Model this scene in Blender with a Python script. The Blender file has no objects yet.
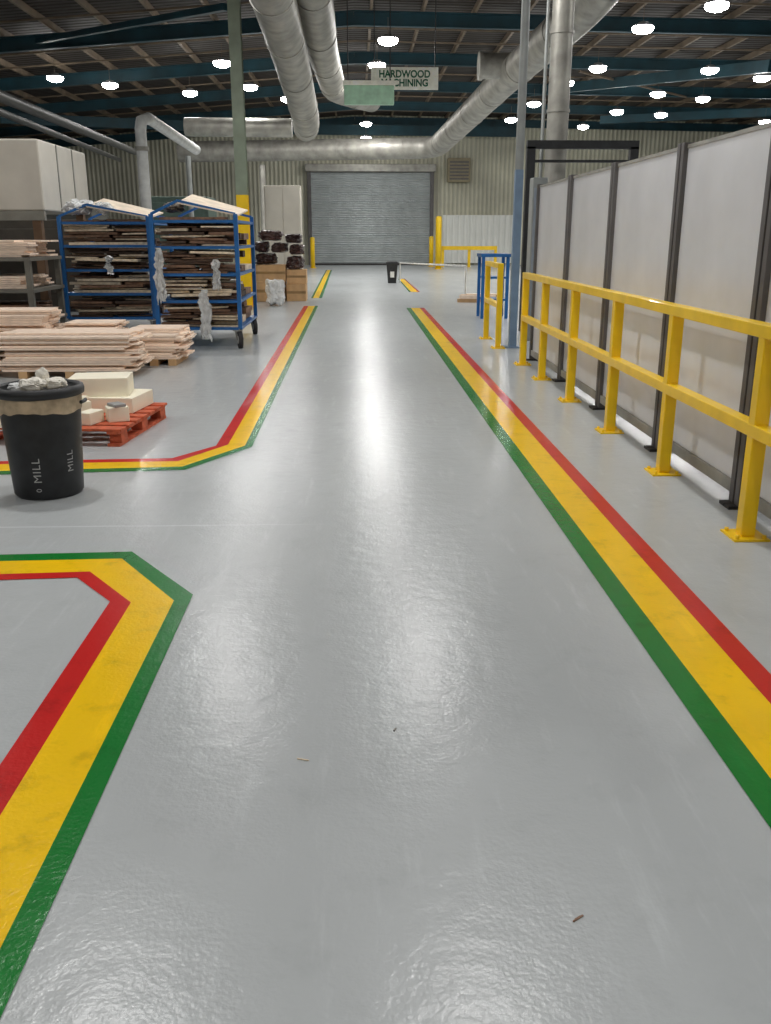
import bpy, bmesh, math, random
from mathutils import Vector, Matrix, noise
random.seed(7)
S=bpy.context.scene
COL=S.collection
PI=math.pi
# ---------------------------------------------------------------- camera
H=1.6; F=900.0; PITCH=math.radians(17.05); YAW=math.radians(1.8)
cp,sp=math.cos(PITCH),math.sin(PITCH)
FW=Vector((math.sin(YAW)*cp,math.cos(YAW)*cp,-sp)); RT=Vector((math.cos(YAW),-math.sin(YAW),0)); UP=RT.cross(FW)
C0=Vector((0,0,H))
cd=bpy.data.cameras.new('camera'); cam=bpy.data.objects.new('camera',cd); COL.objects.link(cam)
cam.location=C0; cam.rotation_euler=(PI/2-PITCH,0,-YAW)
cd.sensor_fit='VERTICAL'; cd.sensor_height=36; cd.lens=36*F/1024; cd.clip_end=300; cd.clip_start=.05
S.camera=cam
def ray(px,py): return RT*(px-385.5)+UP*(512-py)+FW*F
def G(px,py,z=0):
    r=ray(px,py); t=(z-H)/r.z; return C0+r*t
def PY(px,py,Y):
    r=ray(px,py); return C0+r*(Y/r.y)
# ---------------------------------------------------------------- materials
def srgb(c): return tuple(((x/255)/12.92 if x/255<=.04045 else ((x/255+.055)/1.055)**2.4) for x in c)+(1,)
MATS={}
def mat(name,c,rough=.6,metal=0,ns=6,amt=.15,bump=0,bs=40,rand=0,coat=0,emit=0,spec=.5):
    if name in MATS: return MATS[name]
    m=bpy.data.materials.new(name); m.use_nodes=True; nt=m.node_tree; N=nt.nodes; L=nt.links
    b=N['Principled BSDF']; col=srgb(c)
    tc=N.new('ShaderNodeTexCoord')
    nz=N.new('ShaderNodeTexNoise'); nz.inputs['Scale'].default_value=ns; nz.inputs['Detail'].default_value=5
    L.new(tc.outputs['Object'],nz.inputs['Vector'])
    mr=N.new('ShaderNodeMapRange'); mr.inputs[1].default_value=.3; mr.inputs[2].default_value=.7
    mr.inputs[3].default_value=1-amt; mr.inputs[4].default_value=1+amt; L.new(nz.outputs['Fac'],mr.inputs[0])
    mx=N.new('ShaderNodeMix'); mx.data_type='RGBA'; mx.blend_type='MULTIPLY'; mx.inputs[0].default_value=1
    mx.inputs[6].default_value=col
    fac=mr.outputs[0]
    if rand:
        oi=N.new('ShaderNodeObjectInfo'); m2=N.new('ShaderNodeMapRange'); m2.inputs[3].default_value=1-rand; m2.inputs[4].default_value=1+rand
        L.new(oi.outputs['Random'],m2.inputs[0]); mu=N.new('ShaderNodeMath'); mu.operation='MULTIPLY'
        L.new(fac,mu.inputs[0]); L.new(m2.outputs[0],mu.inputs[1]); fac=mu.outputs[0]
    L.new(fac,mx.inputs[7]); L.new(mx.outputs[2],b.inputs['Base Color'])
    b.inputs['Roughness'].default_value=rough; b.inputs['Metallic'].default_value=metal
    b.inputs['Coat Weight'].default_value=coat; b.inputs['Specular IOR Level'].default_value=spec
    if bump:
        n2=N.new('ShaderNodeTexNoise'); n2.inputs['Scale'].default_value=bs; L.new(tc.outputs['Object'],n2.inputs['Vector'])
        bp=N.new('ShaderNodeBump'); bp.inputs['Strength'].default_value=bump; bp.inputs['Distance'].default_value=.01
        L.new(n2.outputs['Fac'],bp.inputs['Height']); L.new(bp.outputs[0],b.inputs['Normal'])
    if emit:
        b.inputs['Emission Color'].default_value=(1,.98,.95,1); b.inputs['Emission Strength'].default_value=emit
    MATS[name]=m; return m
def floor_like(name,c,paint=False):
    m=bpy.data.materials.new(name); m.use_nodes=True; nt=m.node_tree; N=nt.nodes; L=nt.links; b=N['Principled BSDF']
    geo=N.new('ShaderNodeNewGeometry')
    def mul(a,bb):
        mu=N.new('ShaderNodeMath'); mu.operation='MULTIPLY'; L.new(a,mu.inputs[0]); L.new(bb,mu.inputs[1]); return mu.outputs[0]
    big=N.new('ShaderNodeTexNoise'); big.inputs['Scale'].default_value=.9; big.inputs['Detail'].default_value=3; big.inputs['Roughness'].default_value=.5
    mp=N.new('ShaderNodeMapping'); mp.inputs['Scale'].default_value=(1.8,.5,1); L.new(geo.outputs['Position'],mp.inputs[0]); L.new(mp.outputs[0],big.inputs['Vector'])
    mr=N.new('ShaderNodeMapRange'); mr.inputs[1].default_value=.2; mr.inputs[2].default_value=.8
    mr.inputs[3].default_value=.93; mr.inputs[4].default_value=1.07; L.new(big.outputs['Fac'],mr.inputs[0])
    mx=N.new('ShaderNodeMix'); mx.data_type='RGBA'; mx.blend_type='MULTIPLY'; mx.inputs[0].default_value=1; mx.inputs[6].default_value=srgb(c)
    fac=mr.outputs[0]
    sc=N.new('ShaderNodeTexNoise'); sc.inputs['Scale'].default_value=6 if paint else 4; sc.inputs['Detail'].default_value=7; sc.inputs['Roughness'].default_value=.68
    L.new(geo.outputs['Position'],sc.inputs['Vector'])
    s2=N.new('ShaderNodeMapRange'); s2.interpolation_type='SMOOTHSTEP'; s2.inputs[1].default_value=.5; s2.inputs[2].default_value=.8; s2.inputs[3].default_value=1; s2.inputs[4].default_value=.66 if paint else .9
    L.new(sc.outputs['Fac'],s2.inputs[0]); fac=mul(fac,s2.outputs[0])
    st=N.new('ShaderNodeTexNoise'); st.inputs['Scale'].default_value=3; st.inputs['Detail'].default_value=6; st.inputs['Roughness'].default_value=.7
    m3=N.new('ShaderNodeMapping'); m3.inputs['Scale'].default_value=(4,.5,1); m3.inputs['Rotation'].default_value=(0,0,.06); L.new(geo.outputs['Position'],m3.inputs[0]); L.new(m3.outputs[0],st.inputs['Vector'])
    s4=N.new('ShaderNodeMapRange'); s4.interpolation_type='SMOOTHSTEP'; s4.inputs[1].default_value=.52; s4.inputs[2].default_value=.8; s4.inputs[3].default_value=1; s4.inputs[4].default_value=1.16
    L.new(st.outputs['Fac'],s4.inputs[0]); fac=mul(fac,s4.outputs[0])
    if not paint:
        sx=N.new('ShaderNodeSeparateXYZ'); L.new(geo.outputs['Position'],sx.inputs[0])
        wv=N.new('ShaderNodeTexNoise'); wv.inputs['Scale'].default_value=3; L.new(geo.outputs['Position'],wv.inputs['Vector'])
        ad=N.new('ShaderNodeMath'); ad.operation='MULTIPLY_ADD'; ad.inputs[1].default_value=.03; L.new(wv.outputs['Fac'],ad.inputs[0]); L.new(sx.outputs['Y'],ad.inputs[2])
        sb=N.new('ShaderNodeMath'); sb.operation='SUBTRACT'; sb.inputs[1].default_value=5.0; L.new(ad.outputs[0],sb.inputs[0])
        ab=N.new('ShaderNodeMath'); ab.operation='ABSOLUTE'; L.new(sb.outputs[0],ab.inputs[0])
        jm=N.new('ShaderNodeMapRange'); jm.inputs[1].default_value=.004; jm.inputs[2].default_value=.012; jm.inputs[3].default_value=.28; jm.inputs[4].default_value=0
        L.new(ab.outputs[0],jm.inputs[0])
        fx=N.new('ShaderNodeMapRange'); fx.inputs[1].default_value=-1.0; fx.inputs[2].default_value=-.1; fx.inputs[3].default_value=1; fx.inputs[4].default_value=0
        L.new(sx.outputs['X'],fx.inputs[0]); j2=mul(jm.outputs[0],fx.outputs[0])
        a1=N.new('ShaderNodeMath'); a1.operation='ADD'; a1.inputs[1].default_value=1; L.new(j2,a1.inputs[0]); fac=mul(fac,a1.outputs[0])
    L.new(fac,mx.inputs[7]); L.new(mx.outputs[2],b.inputs['Base Color'])
    b.inputs['Roughness'].default_value=.24
    b.inputs['Specular IOR Level'].default_value=.27
    n1=N.new('ShaderNodeTexNoise'); n1.inputs['Scale'].default_value=70; n1.inputs['Detail'].default_value=2; L.new(geo.outputs['Position'],n1.inputs['Vector'])
    n2=N.new('ShaderNodeTexNoise'); n2.inputs['Scale'].default_value=11; n2.inputs['Detail'].default_value=3; L.new(geo.outputs['Position'],n2.inputs['Vector'])
    b1=N.new('ShaderNodeBump'); b1.inputs['Strength'].default_value=.5; b1.inputs['Distance'].default_value=.0019; L.new(n1.outputs['Fac'],b1.inputs['Height'])
    b2=N.new('ShaderNodeBump'); b2.inputs['Strength'].default_value=.45; b2.inputs['Distance'].default_value=.006; L.new(n2.outputs['Fac'],b2.inputs['Height'])
    L.new(b1.outputs[0],b2.inputs['Normal']); L.new(b2.outputs[0],b.inputs['Normal'])
    return m
def cladding(name,c,scale,axis='X',amt=.25,dist=.05):
    m=mat(name,c,.65,0,.35,amt); nt=m.node_tree; N=nt.nodes; L=nt.links; b=N['Principled BSDF']
    geo=N.new('ShaderNodeNewGeometry'); w=N.new('ShaderNodeTexWave'); w.wave_type='BANDS'; w.bands_direction=axis; w.inputs['Scale'].default_value=scale
    L.new(geo.outputs['Position'],w.inputs['Vector'])
    bp=N.new('ShaderNodeBump'); bp.inputs['Strength'].default_value=.9; bp.inputs['Distance'].default_value=dist
    L.new(w.outputs['Fac'],bp.inputs['Height']); L.new(bp.outputs[0],b.inputs['Normal'])
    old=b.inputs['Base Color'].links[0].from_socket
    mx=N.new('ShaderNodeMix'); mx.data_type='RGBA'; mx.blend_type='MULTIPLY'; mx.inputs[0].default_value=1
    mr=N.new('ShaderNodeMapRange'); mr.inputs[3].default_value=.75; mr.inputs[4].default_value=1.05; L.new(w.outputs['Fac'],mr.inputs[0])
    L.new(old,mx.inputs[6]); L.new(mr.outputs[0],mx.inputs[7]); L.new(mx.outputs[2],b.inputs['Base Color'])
    return m
M_floor=floor_like('epoxy_floor',(186,190,191))
M_green=floor_like('paint_green',(14,122,44),True); M_yellow=floor_like('paint_yellow',(254,204,6),True); M_red=floor_like('paint_red',(204,34,32),True)
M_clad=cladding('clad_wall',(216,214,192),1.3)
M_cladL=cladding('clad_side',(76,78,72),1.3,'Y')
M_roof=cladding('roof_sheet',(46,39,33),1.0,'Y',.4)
M_teal=mat('teal_steel',(17,58,68),.6,0,1.2,.35)
M_colgreen=mat('green_grey_steel',(140,152,132),.5,0,3,.15)
M_purlin=mat('purlin_steel',(116,102,85),.6,.1,1.5,.35)
M_ysteel=mat('yellow_steel',(252,208,14),.38,0,5,.08,coat=.2)
M_dark=mat('dark_steel',(52,50,50),.5,.3,4,.15)
M_upright=mat('grey_upright',(96,93,92),.5,.2,4,.15)
M_sheet=mat('panel_sheet',(221,222,225),.28,0,2.2,.06)
M_galv=mat('galvanised',(160,158,150),.5,.4,3,.3,.15,8)
M_greypole=mat('grey_pole',(158,162,160),.45,.2,4,.12)
M_bluepaint=mat('blue_paint',(32,100,165),.4,0,6,.12)
M_lblue=mat('pale_blue_paint',(122,146,172),.45,0,6,.12)
M_black=mat('black_plastic',(34,35,37),.5,0,9,.45)
M_rubber=mat('rubber',(42,40,40),.7)
M_cream=mat('cream_band',(182,162,134),.7,0,14,.3,.5,30)
M_white=mat('white_paint',(220,220,215),.5)
M_paper=mat('paper',(232,227,215),.75,0,12,.08,.3,30)
M_plastic=mat('plastic_film',(216,217,216),.45,0,8,.18,.5,22)
M_pallet=mat('orange_wood',(196,94,60),.8,0,14,.28,.3,60)
M_foam=mat('cream_block',(246,239,217),.7,0,5,.05)
M_timber=mat('pale_timber',(246,223,202),.65,0,9,.1,.2,50,rand=.18)
M_brown=mat('brown_offcut',(108,82,64),.7,0,14,.4,.2,50,rand=.8)
M_pale=mat('pale_offcut',(215,198,172),.7,0,14,.25,.2,50,rand=.3)
M_card=mat('cardboard',(200,162,118),.8,0,8,.1,rand=.12)
M_beige=mat('beige_panel',(206,201,189),.5,0,2,.08)
M_cover=mat('cover_board',(222,207,186),.7,0,5,.15)
M_machine=mat('machine_grey',(138,136,126),.5,0,4,.15)
M_wrap=mat('dark_wrap',(66,46,44),.3,0,10,.5,.8,14,rand=.4)
M_slat=mat('door_slat',(176,182,182),.42,.15,2,.1)
M_lens=mat('lamp_lens',(255,255,255),.5,emit=60)
M_lampbody=mat('lamp_body',(170,172,175),.4,.2)
M_signw=mat('sign_white',(254,253,240),.6)
M_signg=mat('sign_green',(24,96,66),.5)
M_pgreen=mat('pale_green_box',(172,214,184),.5)
# ---------------------------------------------------------------- mesh builder
class MB:
    def __init__(s): s.v=[]; s.f=[]; s.sm=[]
    def _add(s,vs,fs,smooth=False):
        o=len(s.v); s.v+= [Vector(q) for q in vs]; s.f+=[tuple(i+o for i in f) for f in fs]; s.sm+=[smooth]*len(fs); return s
    def box(s,x0,x1,y0,y1,z0,z1,M=None):
        vs=[Vector(q) for q in ((x0,y0,z0),(x1,y0,z0),(x1,y1,z0),(x0,y1,z0),(x0,y0,z1),(x1,y0,z1),(x1,y1,z1),(x0,y1,z1))]
        if M: vs=[M@q for q in vs]
        return s._add(vs,[(0,3,2,1),(4,5,6,7),(0,1,5,4),(1,2,6,5),(2,3,7,6),(3,0,4,7)])
    def bar(s,a,b,w,h,up=(0,0,1)):
        a=Vector(a);b=Vector(b);d=(b-a).normalized();u=Vector(up)
        if abs(d.dot(u))>.98:u=Vector((0,1,0))
        r=d.cross(u).normalized();u=r.cross(d).normalized()
        vs=[]
        for p in (a,b):
            for i,j in ((-1,-1),(1,-1),(1,1),(-1,1)): vs.append(p+r*i*w/2+u*j*h/2)
        return s._add(vs,[(0,3,2,1),(4,5,6,7),(0,1,5,4),(1,2,6,5),(2,3,7,6),(3,0,4,7)])
    def tube(s,pts,r,n=20,caps=True):
        pts=[Vector(p) for p in pts]; rs=r if isinstance(r,(list,tuple)) else [r]*len(pts)
        vs=[];fs=[];prev=None
        for k,p in enumerate(pts):
            if k==0:d=pts[1]-p
            elif k==len(pts)-1:d=p-pts[k-1]
            else:d=(pts[k+1]-p).normalized()+(p-pts[k-1]).normalized()
            d.normalize()
            if prev is None:
                a=Vector((0,0,1)) if abs(d.z)<.9 else Vector((0,1,0)); u=d.cross(a).normalized()
            else: u=(prev-d*prev.dot(d)).normalized()
            prev=u; w=d.cross(u)
            for i in range(n):
                t=2*PI*i/n; vs.append(p+(u*math.cos(t)+w*math.sin(t))*rs[k])
        for k in range(len(pts)-1):
            for i in range(n):
                j=(i+1)%n; fs.append((k*n+i,k*n+j,(k+1)*n+j,(k+1)*n+i))
        s._add(vs,fs,True)
        if caps:
            m=len(pts)-1
            s._add(vs[:n],[tuple(range(n))[::-1]]); s._add(vs[m*n:],[tuple(range(n))])
        return s
    def lathe(s,prof,c=(0,0,0),n=40,smooth=True):
        vs=[];fs=[];c=Vector(c)
        for r,z in prof:
            for i in range(n):
                t=2*PI*i/n; vs.append(c+Vector((r*math.cos(t),r*math.sin(t),z)))
        for k in range(len(prof)-1):
            for i in range(n):
                j=(i+1)%n; fs.append((k*n+i,k*n+j,(k+1)*n+j,(k+1)*n+i))
        return s._add(vs,fs,smooth)
    def build(s,name,m,parent=None,world=False,bevel=0,origin=None):
        vs=s.v
        if parent is None:
            if origin is None:
                xs=[v.x for v in vs];ys=[v.y for v in vs];zs=[v.z for v in vs]
                origin=Vector(((min(xs)+max(xs))/2,(min(ys)+max(ys))/2,min(zs)))
            o0=Vector(origin)
        else: o0=Vector(parent.location) if world else Vector((0,0,0))
        me=bpy.data.meshes.new(name); me.from_pydata([tuple(v-o0) for v in vs],[],s.f)
        me.polygons.foreach_set('use_smooth',s.sm); me.materials.append(m); me.update()
        o=bpy.data.objects.new(name,me); COL.objects.link(o)
        if parent is None: o.location=o0
        else: o.parent=parent
        if bevel:
            b=o.modifiers.new('bevel','BEVEL'); b.width=bevel; b.segments=2; b.limit_method='ANGLE'
        return o
def tag(o,label,cat,group=None):
    o['label']=label;o['category']=cat
    if group:o['group']=group
    return o
def thing(name,label,cat,loc,group=None,rz=0):
    o=bpy.data.objects.new(name,None); COL.objects.link(o); o.location=loc; o.rotation_euler=(0,0,rz); o.empty_display_size=.2
    return tag(o,label,cat,group)
def struct(o): o['kind']='structure'; return o
def dup(root,loc,rz=None,label=None,group=None):
    r=root.copy();COL.objects.link(r);r.location=loc
    if rz is not None:r.rotation_euler=(0,0,rz)
    if label:r['label']=label
    if group:r['group']=group
    for ch in list(root.children):
        c=ch.copy();COL.objects.link(c);c.parent=r
        for g in ch.children:
            d=g.copy();COL.objects.link(d);d.parent=c
    return r
# ---------------------------------------------------------------- room
X0,X1,Y0,Y1=-24,26,-8,54
struct(MB().box(X0,X1,Y0,Y1,-.2,0).build('floor',M_floor))
ZR=8.0
def rz_(x): return ZR-(.075*abs(x) if x<0 else .015*x)
struct(MB().box(X0,X1,Y1,Y1+.2,0,8.2).build('wall_back',M_clad,origin=(0,Y1,0)))
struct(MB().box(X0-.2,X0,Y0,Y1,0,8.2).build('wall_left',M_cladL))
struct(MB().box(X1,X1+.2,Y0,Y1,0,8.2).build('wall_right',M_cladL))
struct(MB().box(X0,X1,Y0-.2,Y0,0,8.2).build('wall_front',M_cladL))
c=MB()
c._add([(X0,Y0,rz_(X0)),(0,Y0,ZR),(X1,Y0,rz_(X1)),(X0,Y1,rz_(X0)),(0,Y1,ZR),(X1,Y1,rz_(X1)),
        (X0,Y0,8.3),(X1,Y0,8.3),(X0,Y1,8.3),(X1,Y1,8.3)],[(0,1,4,3),(1,2,5,4),(6,8,9,7),(0,6,7,2,1),(3,4,5,9,8),(0,3,8,6),(2,7,9,5)])
struct(c.build('ceiling',M_roof))
for i in range(-14,16):
    x=i*1.5+.5
    if x<X0+1 or x>X1-1: continue
    z=rz_(x)-.1
    tag(MB().box(x-.04,x+.04,14,Y1-.02,z-.1,z+.08).build('roof_purlin',M_purlin),'thin pale brown-grey steel purlin running lengthwise under the roof sheets','roof purlin','roof purlins')
names=['nearest','second nearest','third nearest','fourth nearest','fifth nearest','farthest']
for k,Y in enumerate((23,29,35,41,47,53)):
    m=MB()
    for xa,xb in ((X0+.05,0),(0,X1-.05)):
        za,zb=rz_(xa)-.2,rz_(xb)-.2
        for dz in (0,-.36):
            m.bar((xa,Y,za-.02+dz),(xb,Y,zb-.02+dz),.18,.03)
        m.bar((xa,Y,za-.2),(xb,Y,zb-.2),.02,.36)
    tag(m.build('roof_rafter',M_teal),'teal painted steel roof beam crossing the hall, %s of the six'%names[k],'roof beam','roof beams')
for k,Y in enumerate((27,31,33,37,39,43,45,50)):
    m=MB(); m.bar((X0+.1,Y,rz_(X0)-.28),(0,Y,rz_(0)-.24),.035,.05); m.bar((0,Y,rz_(0)-.24),(X1-.1,Y,rz_(X1)-.24),.035,.05)
    tag(m.build('roof_tie',M_purlin),'thin brown-grey tie bar crossing below the purlins between two teal roof beams','tie bar','thin tie bars under the roof')
def ibeam(m,x,y,z0,z1,w=.26,t=.02):
    m.box(x-w/2,x+w/2,y-w/2,y-w/2+t,z0,z1); m.box(x-w/2,x+w/2,y+w/2-t,y+w/2,z0,z1); m.box(x-t/2,x+t/2,y-w/2+t,y+w/2-t,z0,z1)
t=thing('steel_column','grey-green steel column with yellow lower section behind the blue trolleys','column',(-2.6,22,0))
m=MB();ibeam(m,0,0,2.5,7.7);m.build('upper_shaft',M_colgreen,t)
m=MB();ibeam(m,0,0,.02,2.5);m.build('lower_shaft',M_ysteel,t)
MB().box(-.2,.2,-.2,.2,0,.02).build('base_plate',M_ysteel,t)
def beam(a,b,w,h,label,m=M_teal,name='roof_brace',cat='beam'):
    return tag(MB().bar(a,b,w,h).build(name,m),label,cat)
beam((-2.8,22.2,6.4),(-9,28.7,6.9),.14,.14,'slanting teal brace running left from the grey-green column')
beam(PY(500,95,44),PY(771,66,30),.2,.35,'long teal beam slanting over the right half of the hall')
beam(PY(0,118,40),PY(190,126,44),.15,.4,'dark teal beam over the dark left part of the hall')
beam(PY(170,128,52),PY(520,132,52),.2,.5,'teal beam along the top of the rear wall')
beam(PY(600,120,46),PY(771,112,44),.2,.35,'teal beam low in the right background above the screens')
beam((8,35,7.2),(14,41,7.2),.06,.06,'thin steel tie rod crossing the right roof bay',M_purlin,'tie_rod','tie rod')
# ---------------------------------------------------------------- roller door
a=PY(309,172,53.9); b=PY(432,172,53.9)
dx0,dx1,dz=a.x,b.x,a.z
de=bpy.data.objects.new('door_1',None); COL.objects.link(de); de.location=((dx0+dx1)/2,53.8,0); struct(de)
m=MB(); n=int(dz/.12)
prof=[]
for i in range(n*4+1):
    z=dz*i/(n*4); prof.append((53.8-.045*abs(math.sin(i*PI/4)),z))
vs=[];fs=[]
for y,z in prof: vs+=[(dx0,y,z),(dx1,y,z)]
for i in range(len(prof)-1): fs.append((2*i,2*i+1,2*i+3,2*i+2))
m._add(vs,fs,False); m.build('door_curtain',M_slat,de,True)
for x in (dx0,dx1): MB().box(x-.1,x+.1,53.65,53.95,0,dz+.1).build('guide_rail',M_upright,de,True)
MB().box(dx0-.2,dx1+.2,53.4,53.95,dz,dz+.4).build('door_hood',M_galv,de,True,.03)
MB().box(dx0+.1,dx1-.1,53.7,53.78,.0,.1).build('bottom_bar',M_dark,de,True)
p0=PY(443,215,53.7);p1=PY(512,262,53.7)
m=MB(); nn=48; vs=[];fs=[]
for i in range(nn+1):
    x=p0.x+(p1.x-p0.x)*i/nn; y=53.85-(.07 if i%4 in (1,2) else 0)
    vs+=[(x,y,.1),(x,y,p0.z)]
for i in range(nn): fs.append((2*i,2*i+2,2*i+3,2*i+1))
m._add(vs,fs); m.box(p0.x,p1.x,53.86,53.98,.1,p0.z-.02)
tag(m.build('wall_lining',mat('white_lining',(242,244,238),.6,0,1,.03)),'white corrugated lining low on the rear wall right of the roller door','wall lining')
p0=PY(448,158,53.5);p1=PY(470,182,53.5)
t=thing('air_vent','brown-grey louvred vent box high on the rear wall right of the roller door','vent',(0,53.6,p1.z))
MB().box(p0.x,p1.x,53.4,54,p1.z,p0.z).build('vent_casing',mat('vent_brown',(150,140,112),.6),t,True,.03)
m=MB()
for i in range(6):
    z=p1.z+.12+(p0.z-p1.z-.2)*i/6; m.box(p0.x+.1,p1.x-.1,53.33,53.42,z,z+.08)
m.build('louvre',M_upright,t,True)
def bollard(px,ytop,ybase,label,r=.12):
    g=G(px,ybase); top=PY(px,ytop,g.y).z
    t=thing('safety_bollard',label,'bollard',g)
    MB().lathe([(0,0),(r,0),(r,top-.08),(r*.8,top-.02),(0,top)],n=20).build('post',M_ysteel,t)
    MB().lathe([(0,0),(r*1.5,0),(r*1.5,.02),(0,.02)],n=20).build('base_flange',M_ysteel,t)
bollard(313,237,268,'yellow bollard at the left foot of the roller door')
bollard(431,236,266.5,'thinner yellow bollard at the right foot of the roller door')
bollard(438,216,269,'tall yellow post right of the roller door',.15)
def barrier(ys,x,h,mid,label,ps=.08,rs=.07):
    t=thing('safety_barrier',label,'barrier',(x,ys[0],0))
    for y in ys:
        p=MB().box(x-ps/2,x+ps/2,y-ps/2,y+ps/2,.012,h-rs/2).build('post',M_ysteel,t,True,.006)
        q=MB().box(x-.1,x+.1,y-.1,y+.1,0,.012)
        for i in (-1,1):
            for j in (-1,1): q.lathe([(0,.03),(.012,.03),(.012,.01)],(x+i*.075,y+j*.075,0),8)
        q=q.build('base_plate',M_ysteel,p,False,.0)
        q.location=-Vector(t.location)
    for z,nm,e in ((h-rs/2,'top_rail',.002),(mid,'middle_rail',-.004)):
        MB().box(x-rs/2-.007,x+rs/2+.007,ys[0]-ps/2-e,ys[-1]+ps/2+e,z-rs/2,z+rs/2).build(nm,M_ysteel,t,True,.006)
    return t
barrier([3.2,4.69,6.1,7.5,9.0,10.45,11.7],2.15,1.16,.6,'long yellow steel safety barrier in front of the grey screens on the right')
barrier([13.5,14.8],2.1,1.22,.62,'short yellow steel barrier beyond the long one, by the slim blue-grey pole')
a=PY(443,248,50);b=PY(496,248,50)
t=thing('guard_rail','yellow guard rail in front of the white lining on the rear wall','barrier',(a.x,50,0))
MB().bar(a,b,.12,.2).build('rail',M_ysteel,t,True)
for i in range(3):
    x=a.x+(b.x-a.x)*i/2; MB().box(x-.07,x+.07,50.06,50.2,0,a.z+.1).build('post',M_ysteel,t,True)
# ---------------------------------------------------------------- floor markings
def marking(bs,label,mats):
    pts=[[G(*p) for p in b] for b in bs]
    t=thing('floor_marking',label,'floor marking',(pts[0][1].x,pts[0][1].y,0))
    for (nm,mm),p,q in zip(mats,pts[:-1],pts[1:]):
        m=MB(); n=len(p); z=Vector((0,0,.003))
        vs=[v+z for v in p]+[v+z for v in q]
        m._add(vs,[(i,i+1,n+i+1,n+i) for i in range(n-1)])
        ob=m.build(nm,mm,t,True); me=ob.data
        if me.polygons[0].normal.z<0: me.flip_normals()
GYR=[('green_stripe',M_green),('yellow_stripe',M_yellow),('red_stripe',M_red)]
def vp(s,y): return (356+s*(y-236),y)
marking([[(-300,562),(132,552),(193,595),vp(-.454,1250)],[(-300,568),(122,559),(174,601),vp(-.4986,1250)],
         [(-300,583),(90,572),(131,603),vp(-.613,1250)],[(-300,590),(77,578),(110,602),vp(-.672,1250)]],
        'green, yellow and red painted floor line turning a corner at the near left',GYR)
marking([[(-200,480),(185,470),(252,447),(318,306)],[(-200,476),(182,467),(245,446),(315,306)],
         [(-200,468),(178,461.5),(228,445),(308.5,306)],[(-200,465),(172,458.5),(216,446),(304,306)]],
        'green, yellow and red painted line around the timber and pallet storage area',GYR)
marking([[vp(s,308),vp(s,950)] for s in (.699,.763,.885,.945)],'long straight green, yellow and red line beside the yellow barrier',GYR)
marking([[(332,270),(322,298)],[(330.5,270),(319,298)],[(327,270),(313,298)],[(326,270),(311,298)]],'short yellow line with green edge far left of the aisle near the roller door',GYR[:2]+[('edge_stripe',M_green)])
marking([[(398,279),(409,292)],[(399,279),(411,292)],[(404,279),(418,292)],[(405,279),(420,292)]],'short yellow line far right of the aisle past the black bin',GYR)
# ---------------------------------------------------------------- screens on the right
ys=[3.7,5.27,6.81,8.57,10.3,12.15]
lab=['tall grey screen panel nearest the camera, cut by the right edge','second tall grey screen panel from the camera, behind the yellow barrier','third tall grey screen panel from the camera, behind the yellow barrier',
 'fourth tall grey screen panel from the camera, behind the yellow barrier','farthest and narrowest-looking grey screen panel behind the barrier end']
for k in range(5):
    ya,yb=ys[k]+.01,ys[k+1]-.01; X=2.36
    t=thing('screen_panel',lab[k],'screen',(X,ya,0),'grey screens behind the yellow barrier')
    MB().box(X-.012,X+.012,ya+.05,yb-.05,.14,2.21).build('sheet',M_sheet,t,True,.004)
    for y in (ya+.03,yb-.03):
        MB().box(X-.045,X+.045,y-.03,y+.03,.02,2.23).build('upright',M_upright,t,True,.004)
        MB().box(X-.1,X+.16,y-.035,y+.035,0,.02).build('foot',M_dark,t,True)
    MB().box(X-.035,X+.035,ya+.06,yb-.06,.07,.14).build('bottom_rail',M_galv,t,True)
    MB().box(X-.02,X+.02,ya+.06,yb-.06,2.19,2.215).build('top_trim',M_galv,t,True)
t=thing('service_pole','slim grey pole with pale blue-grey lower half left of the screens','pole',(2.33,13.6,0))
MB().tube([(0,0,2.5),(0,0,7.75)],.06,16).build('upper_pole',M_greypole,t)
MB().box(-.055,.055,-.055,.055,.015,2.5).build('lower_pole',M_lblue,t)
MB().box(-.12,.12,-.12,.12,0,.015).build('base_plate',M_lblue,t)
t=thing('control_cabinet','narrow pale grey cabinet standing behind the slim pole','cabinet',(2.8,14.6,0))
MB().box(-.1,.12,-.15,.15,.0,2.45).build('body',M_greypole,t,False,.01)
MB().box(-.08,.10,-.165,-.15,.3,2.3).build('door',mat('blue_grey',(150,160,172),.5),t,False)
t=thing('vertical_duct','wide vertical galvanised extraction pipe rising behind the grey screens','duct',(3.45,16.5,0))
MB().tube([(0,0,0),(0,0,7.8)],.18,24).build('pipe',M_galv,t)
for z in (1.2,2.4,3.6,4.8,6.0,7.2): MB().tube([(0,0,z),(0,0,z+.05)],.195,24).build('joint_ring',M_galv,t)
t=thing('cable_conduit','thin vertical cable conduit beside the wide vertical pipe','conduit',(3.2,16.5,0))
MB().tube([(0,0,0),(0,0,7.8)],.03,10).build('conduit_pipe',M_greypole,t)
a=PY(531,147,16);b=PY(634,147,16)
t=thing('steel_portal','black steel portal frame standing behind the grey screens','frame',(a.x,16,0))
for p in (a,b): MB().box(p.x-.07,p.x+.07,15.94,16.06,0,a.z).build('upright',M_black,t,True)
MB().box(a.x-.07,b.x+.07,15.94,16.06,a.z-.03,a.z+.1).build('top_beam',M_black,t,True)
MB().box(a.x+.07,b.x-.07,15.96,16.04,a.z-.24,a.z-.2).build('lower_bar',M_black,t,True)
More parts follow.
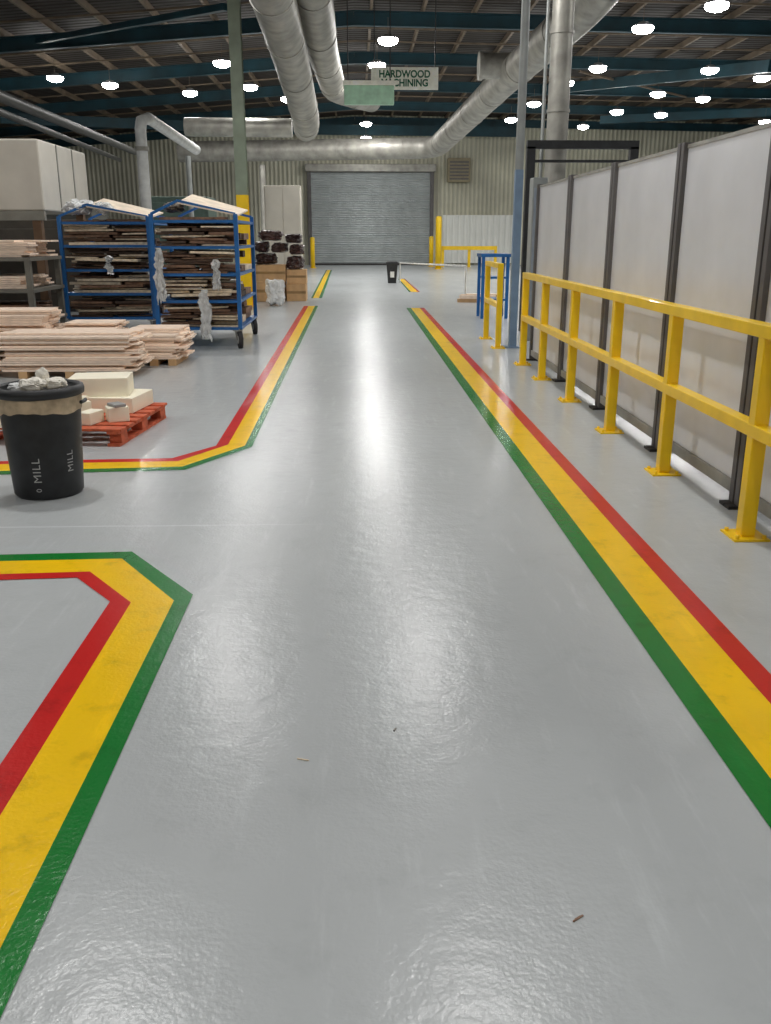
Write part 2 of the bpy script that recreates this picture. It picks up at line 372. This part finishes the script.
# ---------------------------------------------------------------- ducts
def duct(path,r,label,name='extraction_duct',stub=None):
    path=[Vector(p) for p in path]
    out=[path[0]]
    for i in range(1,len(path)-1):
        p=path[i];a=(path[i-1]-p);b=(path[i+1]-p);la=min(a.length*.45,r*2.2);lb=min(b.length*.45,r*2.2)
        A=p+a.normalized()*la;B=p+b.normalized()*lb
        for k in range(6):
            t=k/5; out.append(A*(1-t)**2+p*2*t*(1-t)+B*t*t)
    out.append(path[-1])
    t=thing(name,label,'duct',path[0])
    MB().tube(out,r,24).build('duct_tube',M_galv,t,True)
    for i in range(len(path)-1):
        a,b=path[i],path[i+1]; L=(b-a).length; n=max(1,int(L/2.6)); d=(b-a).normalized()
        for k in range(n):
            f=(k+.5)/n; p=a+(b-a)*f
            if min((p-a).length,(p-b).length)<r*2.3 and n>1: continue
            MB().tube([p-d*.03,p+d*.03],r*1.04,24).build('joint_ring',M_galv,t,True)
    if stub:
        a,b,q=stub; a=Vector(a);b=Vector(b)
        MB().tube([a,b],q,24).build('capped_stub',M_galv,t,True)
        d=(b-a).normalized(); MB().tube([a-d*.04,a+d*.06],q*1.1,24).build('stub_flange',M_galv,t,True)
    return t
duct([PY(262,-40,16),PY(290,55,22),PY(306,118,29),PY(306,128,31)],.4,'left one of two big galvanised ducts coming from the top centre')
duct([PY(308,-40,17.5),PY(322,50,24),PY(334,90,31),PY(372,100,33)],.38,'right one of two big galvanised ducts coming from the top centre')
duct([PY(185,127,33),PY(292,128,33)],.3,'short horizontal galvanised duct ending at the left big duct')
duct([PY(180,152,42),PY(436,148,40),PY(505,80,28),PY(585,8,21),PY(640,-60,18)],.42,'long galvanised duct along the rear that bends and climbs to the upper right',stub=(PY(480,66,27),PY(515,66,27),.33))
t=thing('bent_pipe','white vertical pipe with an elbow at its top, left of the column','pipe',(-5.25,24,0))
q=PY(196,150,29); M_wp=mat('white_pipe',(215,217,215),.5,.1)
MB().tube([(-5.25,24,0),(-5.25,24,4.1),(-5.22,24.05,4.3),(-5.1,24.3,4.38),(q.x,29,q.z)],.14,16).build('pipe_run',M_wp,t,True)
MB().tube([(-5.25,24,3.6),(-5.25,24,3.7)],.17,16).build('collar',M_galv,t,True)
tag(MB().tube([PY(188,156,30),(PY(188,156,30).x,30,0)],.08,12).build('drop_pipe',M_greypole),'thinner grey drop pipe right of the white bent pipe','pipe')
tag(MB().tube([PY(262,165,39),(PY(262,165,39).x,39,0)],.12,12).build('drop_pipe',M_galv),'grey drop pipe below the rear duct, right of the column','pipe')
tag(MB().tube([PY(-10,92,18),PY(135,152,36)],.11,12).build('overhead_pipe',mat('dark_pipe',(62,62,59),.5)),'upper one of two dark overhead pipes at the far left','pipe')
tag(MB().tube([PY(-10,108,18),PY(120,160,36)],.07,12).build('overhead_pipe',MATS['dark_pipe']),'lower and thinner dark overhead pipe at the far left','pipe')
# ---------------------------------------------------------------- signs
def text_obj(txt,size,name,m,parent,loc,rot=(PI/2,0,0),ext=.004,map_fn=None,spacing=1,bold=.018,sx=1):
    cu=bpy.data.curves.new(name,'FONT'); cu.body=txt; cu.size=size; cu.extrude=ext; cu.align_x='CENTER'; cu.align_y='CENTER'; cu.offset=size*bold; cu.space_character=spacing
    tmp=bpy.data.objects.new('tmp',cu); COL.objects.link(tmp); dg=bpy.context.evaluated_depsgraph_get(); dg.update()
    me=bpy.data.meshes.new_from_object(tmp.evaluated_get(dg)); COL.objects.unlink(tmp); bpy.data.objects.remove(tmp)
    me.name=name; me.materials.clear(); me.materials.append(m)
    yc=(min(v.co.y for v in me.vertices)+max(v.co.y for v in me.vertices))/2
    xc=(min(v.co.x for v in me.vertices)+max(v.co.x for v in me.vertices))/2
    for v in me.vertices:
        v.co.x=(v.co.x-xc)*sx; v.co.y-=yc
        if map_fn: v.co=map_fn(v.co)
    o=bpy.data.objects.new(name,me); COL.objects.link(o); o.parent=parent
    if not map_fn: o.location=loc; o.rotation_euler=rot
    return o
a=PY(371,67,24);b=PY(438,90,24)
W=b.x-a.x;Hh=a.z-b.z
t=thing('hanging_sign','hanging cream sign with green words HARDWOOD MACHINING under the roof','sign',((a.x+b.x)/2,24,b.z))
MB().box(-W/2,W/2,-.02,.02,0,Hh).build('board',M_signw,t,False,.005)
text_obj('HARDWOOD',.225,'lettering',M_signg,t,(0,-.026,Hh*.7),sx=.9,bold=.03)
text_obj('MACHINING',.225,'lettering',M_signg,t,(0.0,-.026,Hh*.31),sx=.9,bold=.03)
for s in (-1,1): MB().tube([(s*W*.45,0,Hh),(s*W*.45,0,7.7-b.z)],.012,8).build('suspension_wire',M_dark,t)
a=PY(344,81,22.5);b=PY(394,105,22.5)
t=thing('hanging_box','pale green box sign hanging in front of the cream words sign','sign',((a.x+b.x)/2,22.5,b.z))
W=b.x-a.x;Hh=a.z-b.z
MB().box(-W/2,W/2,-.1,.1,0,Hh*.8).build('box_body',M_pgreen,t,False,.02)
MB().box(-W/2-.03,W/2+.03,-.13,.13,Hh*.8,Hh).build('lid',M_signw,t,False,.01)
for s in (-1,1): MB().tube([(s*W*.42,0,Hh*.95),(s*W*.42,0,7.4-b.z)],.012,8).build('suspension_wire',M_dark,t)
# ---------------------------------------------------------------- lamps
LZ=6.45
LAMP=None
def lamp(p,label,group,power):
    global LAMP
    if LAMP is None:
        t=thing('high_bay_light',label,'ceiling light',p,group)
        MB().lathe([(.25,.0),(.26,.0),(.26,.02),(.2,.05),(.13,.07),(.12,.1),(.08,.11),(0,.11)],n=28).build('housing',M_lampbody,t)
        MB().lathe([(.25,.0),(.255,-.05),(.22,-.1),(.12,-.14),(0,-.15)],n=28).build('lens',M_lens,t)
        MB().tube([(0,0,.11),(0,0,.5)],.006,8).build('hanging_rod',M_purlin,t)
        LAMP=t
    else: t=dup(LAMP,p,None,label,group)
    ld=bpy.data.lights.new('high_bay_lamp','AREA'); ld.shape='DISK'; ld.size=.46; ld.energy=power; ld.color=(1,.99,.975)
    lo=bpy.data.objects.new('lamp_light',ld); COL.objects.link(lo); lo.location=Vector(p)+Vector((0,0,-.18))
    ld=bpy.data.lights.new('high_bay_spill','POINT'); ld.shadow_soft_size=.12; ld.energy=power*.21; ld.color=(1,.975,.94)
    lo=bpy.data.objects.new('spill_light',ld); COL.objects.link(lo); lo.location=Vector(p)+Vector((0,0,-.34))
px=[(55,77),(110,84),(190,92),(222,62),(388,39),(377,64),(369,107),(366,123),(366,137),(534,103),(566,82),(598,67),(643,27),(717,4),
 (710,69),(703,98),(658,93),(661,114),(617,111),(583,126),(511,119),(762,77),(765,121),(250,86),(288,98)]
for x,y in px:
    p=G(x,y,LZ)
    if p.y>51: p.y=51
    if x<300: l,g='round bright high bay light hanging over the left side of the hall','high bay lights on the left'
    elif x<400: l,g='round bright high bay light in the centre row toward the roller door','high bay lights in the centre row'
    else: l,g='round bright high bay light hanging over the right side of the hall','high bay lights on the right'
    lamp(p,l,g,70)
for y,e in ((15.5,84),(7,76),(-2,66)):
    for x in (-8.5,-2.5,1.2,8):
        lamp((x,y,LZ),'round high bay light above the near part of the aisle, out of frame','high bay lights overhead',e)
for x,y in ((-15,20),(15,20),(-16,34),(14,13)):
    lamp((x,y,6.2 if x<0 else LZ),'round high bay light far out to the side, out of frame','high bay lights at the sides',60)
# ---------------------------------------------------------------- bin
g=G(50,492)
t=thing('waste_bin','black round bin with taped cream band and white lettering, filled with waste','bin',(g.x,g.y,0))
BR=lambda z:.214+.04*z/.7
MB().lathe([(0,.0),(.2,0),(BR(.02),.02),(BR(.3),.3),(BR(.6),.6),(BR(.69),.69),(BR(.69)-.015,.69),(BR(.3)-.02,.3),(.2,.04),(0,.04)],n=56).build('bin_body',M_black,t)
MB().lathe([(BR(.67),.64),(BR(.67)+.022,.65),(BR(.67)+.026,.675),(BR(.69)+.018,.7),(BR(.69)-.01,.705),(BR(.69)-.02,.69)],n=56).build('rim',M_black,t)
m=MB(); n=72; vs=[];fs=[]
for k in range(5):
    for i in range(n):
        a=2*PI*i/n; z0=.55+.01*math.sin(a*3)+.02*noise.noise(Vector((math.cos(a)*3,math.sin(a)*3,0))); z=z0+(.645-z0)*k/4
        r=BR(z)+.006+.006*noise.noise(Vector((math.cos(a)*5,math.sin(a)*5,z*20))); vs.append((r*math.cos(a),r*math.sin(a),z))
for k in range(4):
    for i in range(n):
        j=(i+1)%n; fs.append((k*n+i,k*n+j,(k+1)*n+j,(k+1)*n+i))
m._add(vs,fs,True); m.build('taped_band',M_cream,t)
for s in (0,PI):
    m=MB(); R=BR(.6)+.03
    m.tube([(R*math.cos(s+k*.06-.18),R*math.sin(s+k*.06-.18),.6) for k in range(7)],.012,8); m.build('handle',M_black,t)
def wrap(ang,zc):
    def f(co):
        z=zc+co.x; a=ang-(co.y)/.24; r=BR(z)+.0015+co.z
        return Vector((r*math.cos(a),r*math.sin(a),z))
    return f
M_mark=mat('chalk_mark',(190,190,188),.7)
text_obj('MILL',.075,'painted_lettering',M_mark,t,(0,0,0),ext=.0006,map_fn=wrap(-PI/2+.05,.2),bold=-.008,spacing=1.1)
text_obj('MILL',.065,'painted_lettering',M_mark,t,(0,0,0),ext=.0006,map_fn=wrap(-PI/2+1.0,.24),bold=-.008,spacing=1.1)
text_obj('0',.05,'painted_lettering',M_mark,t,(0,0,0),ext=.0006,map_fn=wrap(-PI/2+.05,.07),bold=-.006)
def crumple(name,loc,s,seed,m,label,cat,group=None,amp=.35,boxy=False):
    bm=bmesh.new(); bmesh.ops.create_icosphere(bm,subdivisions=4,radius=1)
    for v in bm.verts:
        c0=v.co.copy()
        if boxy:
            k=(abs(c0.x)**5+abs(c0.y)**5+abs(c0.z)**5)**.2; c0=c0/k
        q=c0*1.7+Vector((seed,seed*2,0)); d=1+amp*noise.noise(q)+amp*.7*abs(noise.noise(q*2.3))+amp*.3*noise.noise(q*5)
        v.co=Vector((c0.x*s[0],c0.y*s[1],c0.z*s[2]))*d
    me=bpy.data.meshes.new(name); bm.to_mesh(me); bm.free(); zmin=min(v.co.z for v in me.vertices)
    for v in me.vertices: v.co.z-=zmin
    me.materials.append(m); o=bpy.data.objects.new(name,me); COL.objects.link(o); o.location=loc
    return tag(o,label,cat,group)
bx,by=g.x,g.y
crumple('waste_bag',(bx,by,.5),(.17,.17,.08),3,mat('grey_waste',(150,142,128),.8,0,8,.3),'grey crumpled waste bag lying inside the black bin','waste',amp=.2)
crumple('crumpled_paper',(bx-.02,by-.04,.66),(.08,.06,.04),5,M_paper,'biggest crumpled cream paper on top of the black bin waste','paper','papers in the black bin')
crumple('crumpled_paper',(bx+.09,by+.05,.66),(.07,.06,.035),9,M_paper,'crumpled paper on the right of the black bin waste','paper','papers in the black bin')
crumple('crumpled_paper',(bx-.13,by+.02,.65),(.06,.06,.03),13,M_plastic,'crumpled grey film on the left of the black bin waste','plastic film','papers in the black bin')
crumple('paper_cup',(bx-.0,by+.1,.69),(.04,.035,.05),21,M_paper,'small upright crumpled cup among the black bin waste','paper','papers in the black bin',.2)
# ---------------------------------------------------------------- pallet and blocks
t=thing('orange_pallet','orange-red wooden pallet holding cream blocks behind the black bin','pallet',(-2.42,7.7,0),None,math.radians(-6))
for x in (-.58,-.05,.5):
    for y in (-.55,-.05,.45): MB().box(x,x+.1,y,y+.14,.022,.1).build('block',M_pallet,t,False,.004)
    MB().box(x,x+.1,-.6,.6,0,.022).build('bottom_board',M_pallet,t,False)
for x in (-.58,-.05,.5): MB().box(x,x+.1,-.6,.6,.1,.122).build('stringer_board',M_pallet,t,False)
for i in range(7): MB().box(-.6,.62,-.6+i*.18,-.6+i*.18+.12,.122,.142).build('top_board',M_pallet,t,False,.003)
PT=.142
def block(x,y,z,w,d,h,rz,label,m=M_foam,name='cream_block',cat='block',grp='cream blocks on the orange pallet',rx=0):
    o=MB().box(-w/2,w/2,-d/2,d/2,0,h).build(name,m,None,False,.006,origin=(0,0,0)); o.location=(x,y,z); o.rotation_euler=(rx,0,math.radians(rz)); return tag(o,label,cat,grp)
block(-2.2,8.0,PT,.62,.5,.13,-8,'large cream block lying lowest on the orange pallet')
block(-2.25,7.98,PT+.13,.5,.38,.16,6,'large cream block stacked on top of the lowest cream block')
block(-1.98,7.4,PT,.17,.14,.12,24,'small cream cube at the front right of the orange pallet')
block(-2.17,7.3,PT,.12,.2,.1,-18,'small cream block with tilted face next to the front cube')
block(-2.33,7.5,PT,.17,.2,.15,35,'cream block turned diagonally beside the black bin')
block(-2.42,7.28,PT,.12,.14,.1,10,'little cream cube just right of the black bin')
block(-1.98,7.4,PT+.12,.1,.15,.025,40,'flat grey card lying on the small cream cube',mat('grey_card',(150,150,148),.6),'card_offcut','card')
block(-2.33,7.5,PT+.15,.12,.16,.03,-12,'thin cream slab lying on the diagonal cream block')
block(-2.75,7.75,PT,.34,.45,.2,4,'cream block mostly hidden behind the black bin')
block(-2.8,7.22,PT,.3,.2,.1,-4,'low cream block left of the black bin on the pallet')
# ---------------------------------------------------------------- timber stacks
def board(x,y,z,l,w,h,rz,m,name,label,cat,group,ry=0):
    o=MB().box(-l/2,l/2,-w/2,w/2,0,h).build(name,m,None,False,0,origin=(0,0,0)); o.location=(x,y,z); o.rotation_euler=(0,ry,rz); return tag(o,label,cat,group)
def pack(xl,xr,y0,ny,w,nl,th,label,grp,stag=.12,bear=.08,skew=0):
    for k in (.15,.5,.85):
        x=xl+(xr-xl)*k
        tag(MB().box(x-.05,x+.05,y0-.02,y0+ny*w+.02,0,bear).build('bearer',M_card),'wooden bearer under the '+grp,'bearer','bearers under the '+grp)
    for l in range(nl):
        sh=random.uniform(-stag,stag)*(1 if l%3 else .2)
        yo=random.uniform(-.04,.04)
        for j in range(ny):
            e=random.uniform(-.07,.05)+sh
            if l>=nl-2 and j==0 and random.random()<.5: continue
            board((xl+xr)/2+e,y0+w*(j+.5)+yo,bear+l*th,xr-xl,w-.008,th-.004,random.uniform(-.006,.006)+skew,M_timber,'timber_board',label,'timber board',grp)
pack(-4.15,-2.6,10.7,3,.26,17,.025,'pale sawn board in the front timber stack behind the black bin','front timber stack',.08)
pack(-5.7,-4.26,10.8,2,.28,14,.028,'pale sawn board in the stack at the left picture edge','left timber stack',.02)
pack(-5.6,-3.99,11.9,3,.26,20,.03,'pale sawn board in the taller rear timber stack at the left','rear timber stack',.05)
pack(-3.8,-3.13,11.75,3,.26,16,.028,'short pale board in the middle rear timber stack','middle rear timber stack',.05)
pack(-2.95,-2.28,11.75,3,.28,13,.028,'short pale board in the small timber stack beside the aisle','small timber stack',.08)
# ---------------------------------------------------------------- trolleys
def make_trolley(x0,x1,y0,y1,label,rz=0):
    w=x1-x0;d=y1-y0;t=thing('shelf_trolley',label,'trolley',((x0+x1)/2,(y0+y1)/2,0),'blue shelf trolleys',rz)
    hw,hd=w/2,d/2;z0=.29
    for sx in (-1,1):
        for sy in (-1,1):
            MB().box(sx*hw-.03,sx*hw+.03,sy*hd-.03,sy*hd+.03,z0,1.9).build('post',M_bluepaint,t,False,.004)
            c=MB(); X,Y=sx*(hw-.04),sy*(hd-.04)
            c.box(X-.07,X+.07,Y-.07,Y+.07,z0-.035,z0-.02)
            for s in (-1,1): c.bar((X+s*.04,Y,z0-.03),(X+s*.04+.03,Y-.05,.12),.008,.06)
            f=c.build('caster_fork',M_galv,t)
            MB().tube([(X-.0,Y-.05,.125),(X+.055,Y-.035,.125)],.125,24).build('wheel',M_rubber,f)
            MB().tube([(X-.008,Y-.052,.125),(X+.063,Y-.033,.125)],.055,16).build('wheel_hub',M_white,f)
    SH=[z0,.68,1.06,1.44,1.8]
    for z in SH:
        m=MB()
        for sy in (-1,1): m.box(-hw+.025,hw-.025,sy*hd-.02,sy*hd+.02,z-.02,z+.02)
        for sx in (-1,1): m.box(sx*hw-.02,sx*hw+.02,-hd+.025,hd-.025,z-.02,z+.02)
        for k in range(1,6): m.bar((-hw+k*w/6,-hd+.02,z),(-hw+k*w/6,hd-.02,z),.02,.02)
        m.box(-hw+.02,hw-.02,-hd+.02,hd-.02,z+.01,z+.018)
        m.build('shelf',M_bluepaint,t)
    m=MB(); ax=-hw*.35
    for sy in (-1,1):
        m.bar((-hw,sy*hd,1.9),(ax,sy*hd,2.08),.035,.035); m.bar((ax,sy*hd,2.08),(hw,sy*hd,1.9),.035,.035)
    m.bar((ax,-hd,2.08),(ax,hd,2.08),.03,.03)
    m.build('gable_frame',M_bluepaint,t)
    m=MB(); y0_,y1_=-hd-.02,hd*.2
    v=[(ax,y0_,2.04),(hw+.04,y0_,1.87),(hw+.04,y1_,1.97),(ax+.0,y1_,2.2)]
    m._add(v+[(x,y,z+.02) for x,y,z in v],[(0,3,2,1),(4,5,6,7),(0,1,5,4),(1,2,6,5),(2,3,7,6),(3,0,4,7)])
    m.build('cover_board',M_cover,t)
    return t,SH
for (x0,x1,y0,y1,l,l2,g2) in ((-2.92,-1.72,13.6,15.7,'blue shelf trolley beside the aisle loaded with brown wood offcuts','wood offcut on a shelf of the trolley beside the aisle','offcuts on the aisle trolley'),
                     (-4.78,-3.36,15.4,17.2,'blue shelf trolley farther from the aisle with film on its top','wood offcut on a shelf of the trolley farther left','offcuts on the left trolley')):
    t,SH=make_trolley(x0,x1,y0,y1,l)
    W=x1-x0; D=y1-y0
    for zi,z in enumerate(SH[:4]+[1.8]):
        cap=.34 if zi<4 else .09
        for row,(ya,yb) in enumerate(((.06,.3),(.32,.6),(.62,1.1),(1.12,D-.08))):
            if zi==4 and row>1: continue
            lvz=0; lim=cap-random.uniform(0,.08)
            while lvz<lim:
                hh=random.uniform(.014,.042) if row==0 else (random.uniform(.03,.06) if row==1 else random.uniform(.07,.1))
                if lvz+hh>cap: break
                r=random.random(); ln=W*(random.uniform(.7,.94) if r<.35 else random.uniform(.3,.65))
                wd=(yb-ya)*random.uniform(.3,.9)
                xx=(x0+x1)/2+(random.uniform(-.06,.06) if r<.35 else random.choice((-1,1))*(W-.08-ln)/2)
                yj=(random.uniform(-.1,.02) if row==0 else random.uniform(-.02,.02))
                tilt=random.uniform(-.025,.025)
                board(xx,y0+(ya+yb)/2+yj,z+.022+lvz+abs(tilt)*ln/2*.4,ln,wd,hh,random.uniform(-.12,.12),M_pale if random.random()<.32 else M_brown,'wood_offcut',l2,'wood offcut',g2,tilt)
                if r>=.35 and row<2 and ln<W*.64:
                    l3=W-.14-ln; x3=(x0+x1)/2-(1 if xx>(x0+x1)/2 else -1)*(W-.08-l3)/2
                    board(x3,y0+(ya+yb)/2+random.uniform(-.07,.02),z+.022+lvz,l3,wd*.8,hh*random.uniform(.6,1.2),random.uniform(-.12,.12),M_pale if random.random()<.45 else M_brown,'wood_offcut',l2,'wood offcut',g2,-tilt)
                lvz+=hh+.012
def film(loc,w,h,seed,label):
    nx,nz=18,40; vs=[];fs=[]
    for j in range(nz+1):
        for i in range(nx+1):
            u,v=i/nx,j/nz
            wd=w*(.8+.5*noise.noise(Vector((seed,v*4,0))))
            if v<.12: wd*=.5+v*4
            cx=.04*noise.noise(Vector((seed*3,v*3,2)))
            q=Vector((u*3+seed,v*7,seed))
            vs.append(((u-.5)*wd+cx+.03*noise.noise(q*2)+.012*noise.noise(q*6),-.01-.07*abs(noise.noise(q*1.7))-.02*(1+math.sin(u*11+v*5)),-v*h*(1+.15*noise.noise(Vector((u*6,seed,0))))))
    for j in range(nz):
        for i in range(nx):
            a=j*(nx+1)+i; fs.append((a,a+1,a+nx+2,a+nx+1))
    m=MB()._add(vs,fs,True); o=m.build('plastic_film',M_plastic,None,origin=(0,0,0)); o.location=loc; return tag(o,label,'plastic film','film on the trolleys')
film((-2.82,13.5,1.44),.16,.75,1,'strip of clear film hanging at the left front of the aisle trolley')
film((-2.2,13.5,.86),.2,.7,4,'strip of clear film hanging low at the middle of the aisle trolley')
film((-2.02,13.5,1.28),.13,.42,7,'short strip of clear film hanging from the middle shelf of the aisle trolley')
film((-4.0,15.3,1.3),.13,.3,11,'short scrap of film hanging at the front of the left trolley')
crumple('plastic_film',(-4.5,15.62,1.92),(.2,.2,.1),31,M_plastic,'heap of crumpled clear film on the top of the left trolley','plastic film','film on the trolleys',.5)
crumple('plastic_film',(-4.1,15.55,1.92),(.13,.15,.08),33,M_white,'small white crumpled film beside the heap on the left trolley','plastic film','film on the trolleys',.5)
crumple('dark_scrap',(-2.66,14.0,1.92),(.13,.28,.07),37,mat('dark_film',(120,112,102),.5,0,9,.4),'brown crumpled scrap on top shelf of the aisle trolley','scrap',None,.4)
# ---------------------------------------------------------------- machine and rack on the left
t=thing('spray_cabinet','big beige box cabinet raised on legs at the upper left','machine',(-6.7,17.3,0))
MB().box(-8.4,-5.18,16,18.7,2.0,3.12).build('casing',M_beige,t,True,.03)
for y in (16.9,17.8): MB().box(-5.19,-5.165,y-.02,y+.02,2.02,3.1).build('seam_strip',M_machine,t,True)
for x in (-7.3,-6.2): MB().box(x-.02,x+.02,15.985,16.0,2.02,3.1).build('seam_strip',M_machine,t,True)
for x in (-8.3,-5.35):
    for y in (16.1,18.6): MB().box(x-.07,x+.07,y-.07,y+.07,0,2.0).build('leg',mat('brown_leg',(120,92,68),.6),t,True)
MB().box(-8.4,-5.2,16.0,16.1,1.85,2.0).build('front_beam',M_machine,t,True)
t=thing('timber_rack','grey steel rack with stacked boards under the beige cabinet','rack',(-5.8,14.6,0))
RX=-4.72
M_rack=mat('rack_grey',(112,110,102),.5,0,4,.2)
for x in (-7.2,RX-.06):
    for y in (13.75,15.1): MB().box(x-.04,x+.04,y-.04,y+.04,0,1.3).build('upright',M_rack,t,True)
for z in (.4,.85,1.3): MB().box(-7.3,RX,13.7,15.15,z-.05,z).build('shelf',M_rack,t,True)
for z,nl in ((.4,7),(.85,6),(1.3,8)):
    for l in range(nl):
        for j in range(3):
            board(-5.9+random.uniform(-.08,.08),14.0+j*.42,z+.004+l*.03,2.15+random.uniform(-.25,.1),.38 if z>1 else .26,.026,random.uniform(-.015,.015),M_timber if z>.5 else M_brown,'shelf_board','pale board on the rack under the beige cabinet' if z>.5 else 'brown board on the bottom shelf of the rack under the beige cabinet','timber board','pale boards on the left rack' if z>.5 else 'brown boards on the left rack')
# ---------------------------------------------------------------- mid-left clutter
t=thing('tall_locker','tall beige cupboard left of the roller door behind the wrapped pile','cupboard',(-2.1,28,0))
MB().box(-.55,.5,-.3,.3,0,3.0).build('body',M_beige,t,False,.02)
for s in (0,1): MB().box(-.52+s*.51,-.03+s*.5,-.32,-.3,.1,2.95).build('door',M_beige,t,False,.005)
for i,(x,y,z,w,d,h,l) in enumerate(((-2.2,24,0,.74,.8,.5,'bottom left cardboard box under the dark wrapped bundles'),(-1.54,24.1,0,.5,.7,.42,'bottom right cardboard box under the dark wrapped bundles'),
        (-2.17,24,.5,.75,.8,.4,'upper left cardboard box under the dark wrapped bundles'),(-1.53,24.1,.42,.5,.6,.36,'upper right cardboard box under the dark wrapped bundles'))):
    t=thing('cardboard_box',l,'box',(x,y,z),'cardboard boxes behind the trolley')
    MB().box(-w/2,w/2,-d/2,d/2,0,h).build('carton',M_card,t,False,.01)
    MB().box(-w/2,w/2,-d/2-.004,-d/2-.001,h*.45,h*.6).build('tape',mat('tape',(150,120,80),.3),t)
B=[(-2.3,.9,.24,.12,'bottom left'),(-1.56,.78,.2,.15,'bottom right'),(-2.4,1.19,.17,.12,'middle left'),(-1.94,1.19,.18,.11,'middle centre'),(-1.5,1.14,.16,.11,'middle right'),(-2.17,1.48,.27,.11,'top left'),(-1.58,1.42,.18,.1,'top right')]
for k,(x,z,w,h,pos) in enumerate(B):
    crumple('wrapped_bundle',(x,24+.03*(k%3),z),(w,.28,h),50+k*7,M_wrap,'dark wrapped bundle at the %s of the pile on the cardboard boxes'%pos,'bundle','dark wrapped bundles',.26,True)
crumple('white_sack',(-1.95,22.2,0),(.2,.2,.26),77,M_plastic,'white plastic sack on the floor beside the cardboard boxes','sack',None,.3,True)
g=G(392,283)
t=thing('small_bin','small black bin with a white label standing far down the aisle','bin',g)
MB().lathe([(0,0),(.2,0),(.27,.62),(.3,.64),(.3,.7),(.25,.74),(0,.75)],n=4,smooth=False).build('bin_body',M_black,t).rotation_euler=(0,0,PI/4)
MB().box(-.07,.07,-.24,-.19,.2,.4).build('label',M_white,t)
a=PY(400,263,33);b=PY(466,266,24)
t=thing('white_bar','thin white horizontal bar reaching right from the small black bin','bar',(b.x,b.y,0))
MB().tube([a,b],.025,10).build('bar_tube',M_white,t,True)
for p in (a,b): MB().tube([(p.x,p.y,0),(p.x,p.y,p.z)],.02,8).build('support_post',M_white,t,True)
t=thing('blue_trestle','small blue steel stand with boards beside the short yellow barrier','stand',(2.75,18.8,0))
for x in (2.53,3.02):
    for y in (18.5,19.1): MB().box(x-.03,x+.03,y-.03,y+.03,0,1.2).build('leg',M_bluepaint,t,True)
MB().box(2.48,3.07,18.45,19.15,1.2,1.26).build('top_frame',M_bluepaint,t,True)
for z in (.35,.78): MB().box(2.56,2.99,18.5,19.1,z,z+.04).build('lower_shelf',M_bluepaint,t,True)
for i in range(6):
    board(3.05+(i%3)*.12,23.2+(i%3)*.28,.0 if i<3 else .09,1.0-.1*(i%2),.18,.085,.1*i-.2 if i<3 else .1*(i-3)-.2,M_timber if i%2 else M_card,'timber_offcut',['nearest lower board on the floor beyond the blue stand','second lower board on the floor beyond the blue stand','third lower board on the floor beyond the blue stand','nearest upper board of the pile beyond the blue stand','second upper board of the pile beyond the blue stand','farthest upper board of the pile beyond the blue stand'][i],'timber board','loose boards beyond the blue stand')
def plain_cabinet(x,y,w,d,h,m,label,name='machine_cabinet'):
    t=thing(name,label,'machine',(x,y,0))
    MB().box(-w/2,w/2,-d/2,d/2,.1,h).build('casing',m,t,False,.03)
    MB().box(-w/2+.1,w/2-.1,-d/2-.02,-d/2,.4,h-.2).build('access_door',m,t,False,.01)
    MB().box(-w/2+.05,w/2-.05,-d/2+.05,d/2-.05,0,.1).build('plinth',M_dark,t)
    MB().box(w/2-.4,w/2-.3,-d/2-.05,-d/2-.02,h*.5,h*.6).build('handle',M_dark,t)
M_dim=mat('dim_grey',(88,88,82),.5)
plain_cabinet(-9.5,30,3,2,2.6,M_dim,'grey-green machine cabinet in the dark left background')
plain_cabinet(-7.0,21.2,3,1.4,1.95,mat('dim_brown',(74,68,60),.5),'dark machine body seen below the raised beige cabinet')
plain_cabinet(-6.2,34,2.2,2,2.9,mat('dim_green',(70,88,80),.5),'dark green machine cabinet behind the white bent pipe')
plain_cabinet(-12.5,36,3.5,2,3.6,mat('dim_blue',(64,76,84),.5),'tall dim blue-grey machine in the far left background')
plain_cabinet(9.5,30,4,2,2.4,M_machine,'low grey machine housing behind the grey screens')
def splinter(px,py,l,rz,label,m=M_timber):
    g=G(px,py); o=MB().box(-l/2,l/2,-.002,.002,0,.003).box(-l/4,l/3,.0015,.004,0,.002).build('wood_splinter',m,None,False,0,origin=(0,0,0)); o.location=(g.x,g.y,.0005); o.rotation_euler=(0,0,rz); tag(o,label,'debris','floor debris')
splinter(303,760,.04,-.3,'tiny pale wood chip left of centre on the floor',M_pale)
splinter(578,919,.035,.6,'tiny brown splinter at the lower right of the floor',M_brown)
splinter(395,730,.02,1.2,'tiny grey speck in the middle of the floor',M_machine)
# ---------------------------------------------------------------- world
w=bpy.data.worlds.new('world'); S.world=w; w.use_nodes=True
w.node_tree.nodes['Background'].inputs[0].default_value=(.8,.85,.9,1); w.node_tree.nodes['Background'].inputs[1].default_value=.12
S.view_settings.view_transform='Standard'; S.view_settings.look='None'; S.view_settings.exposure=0
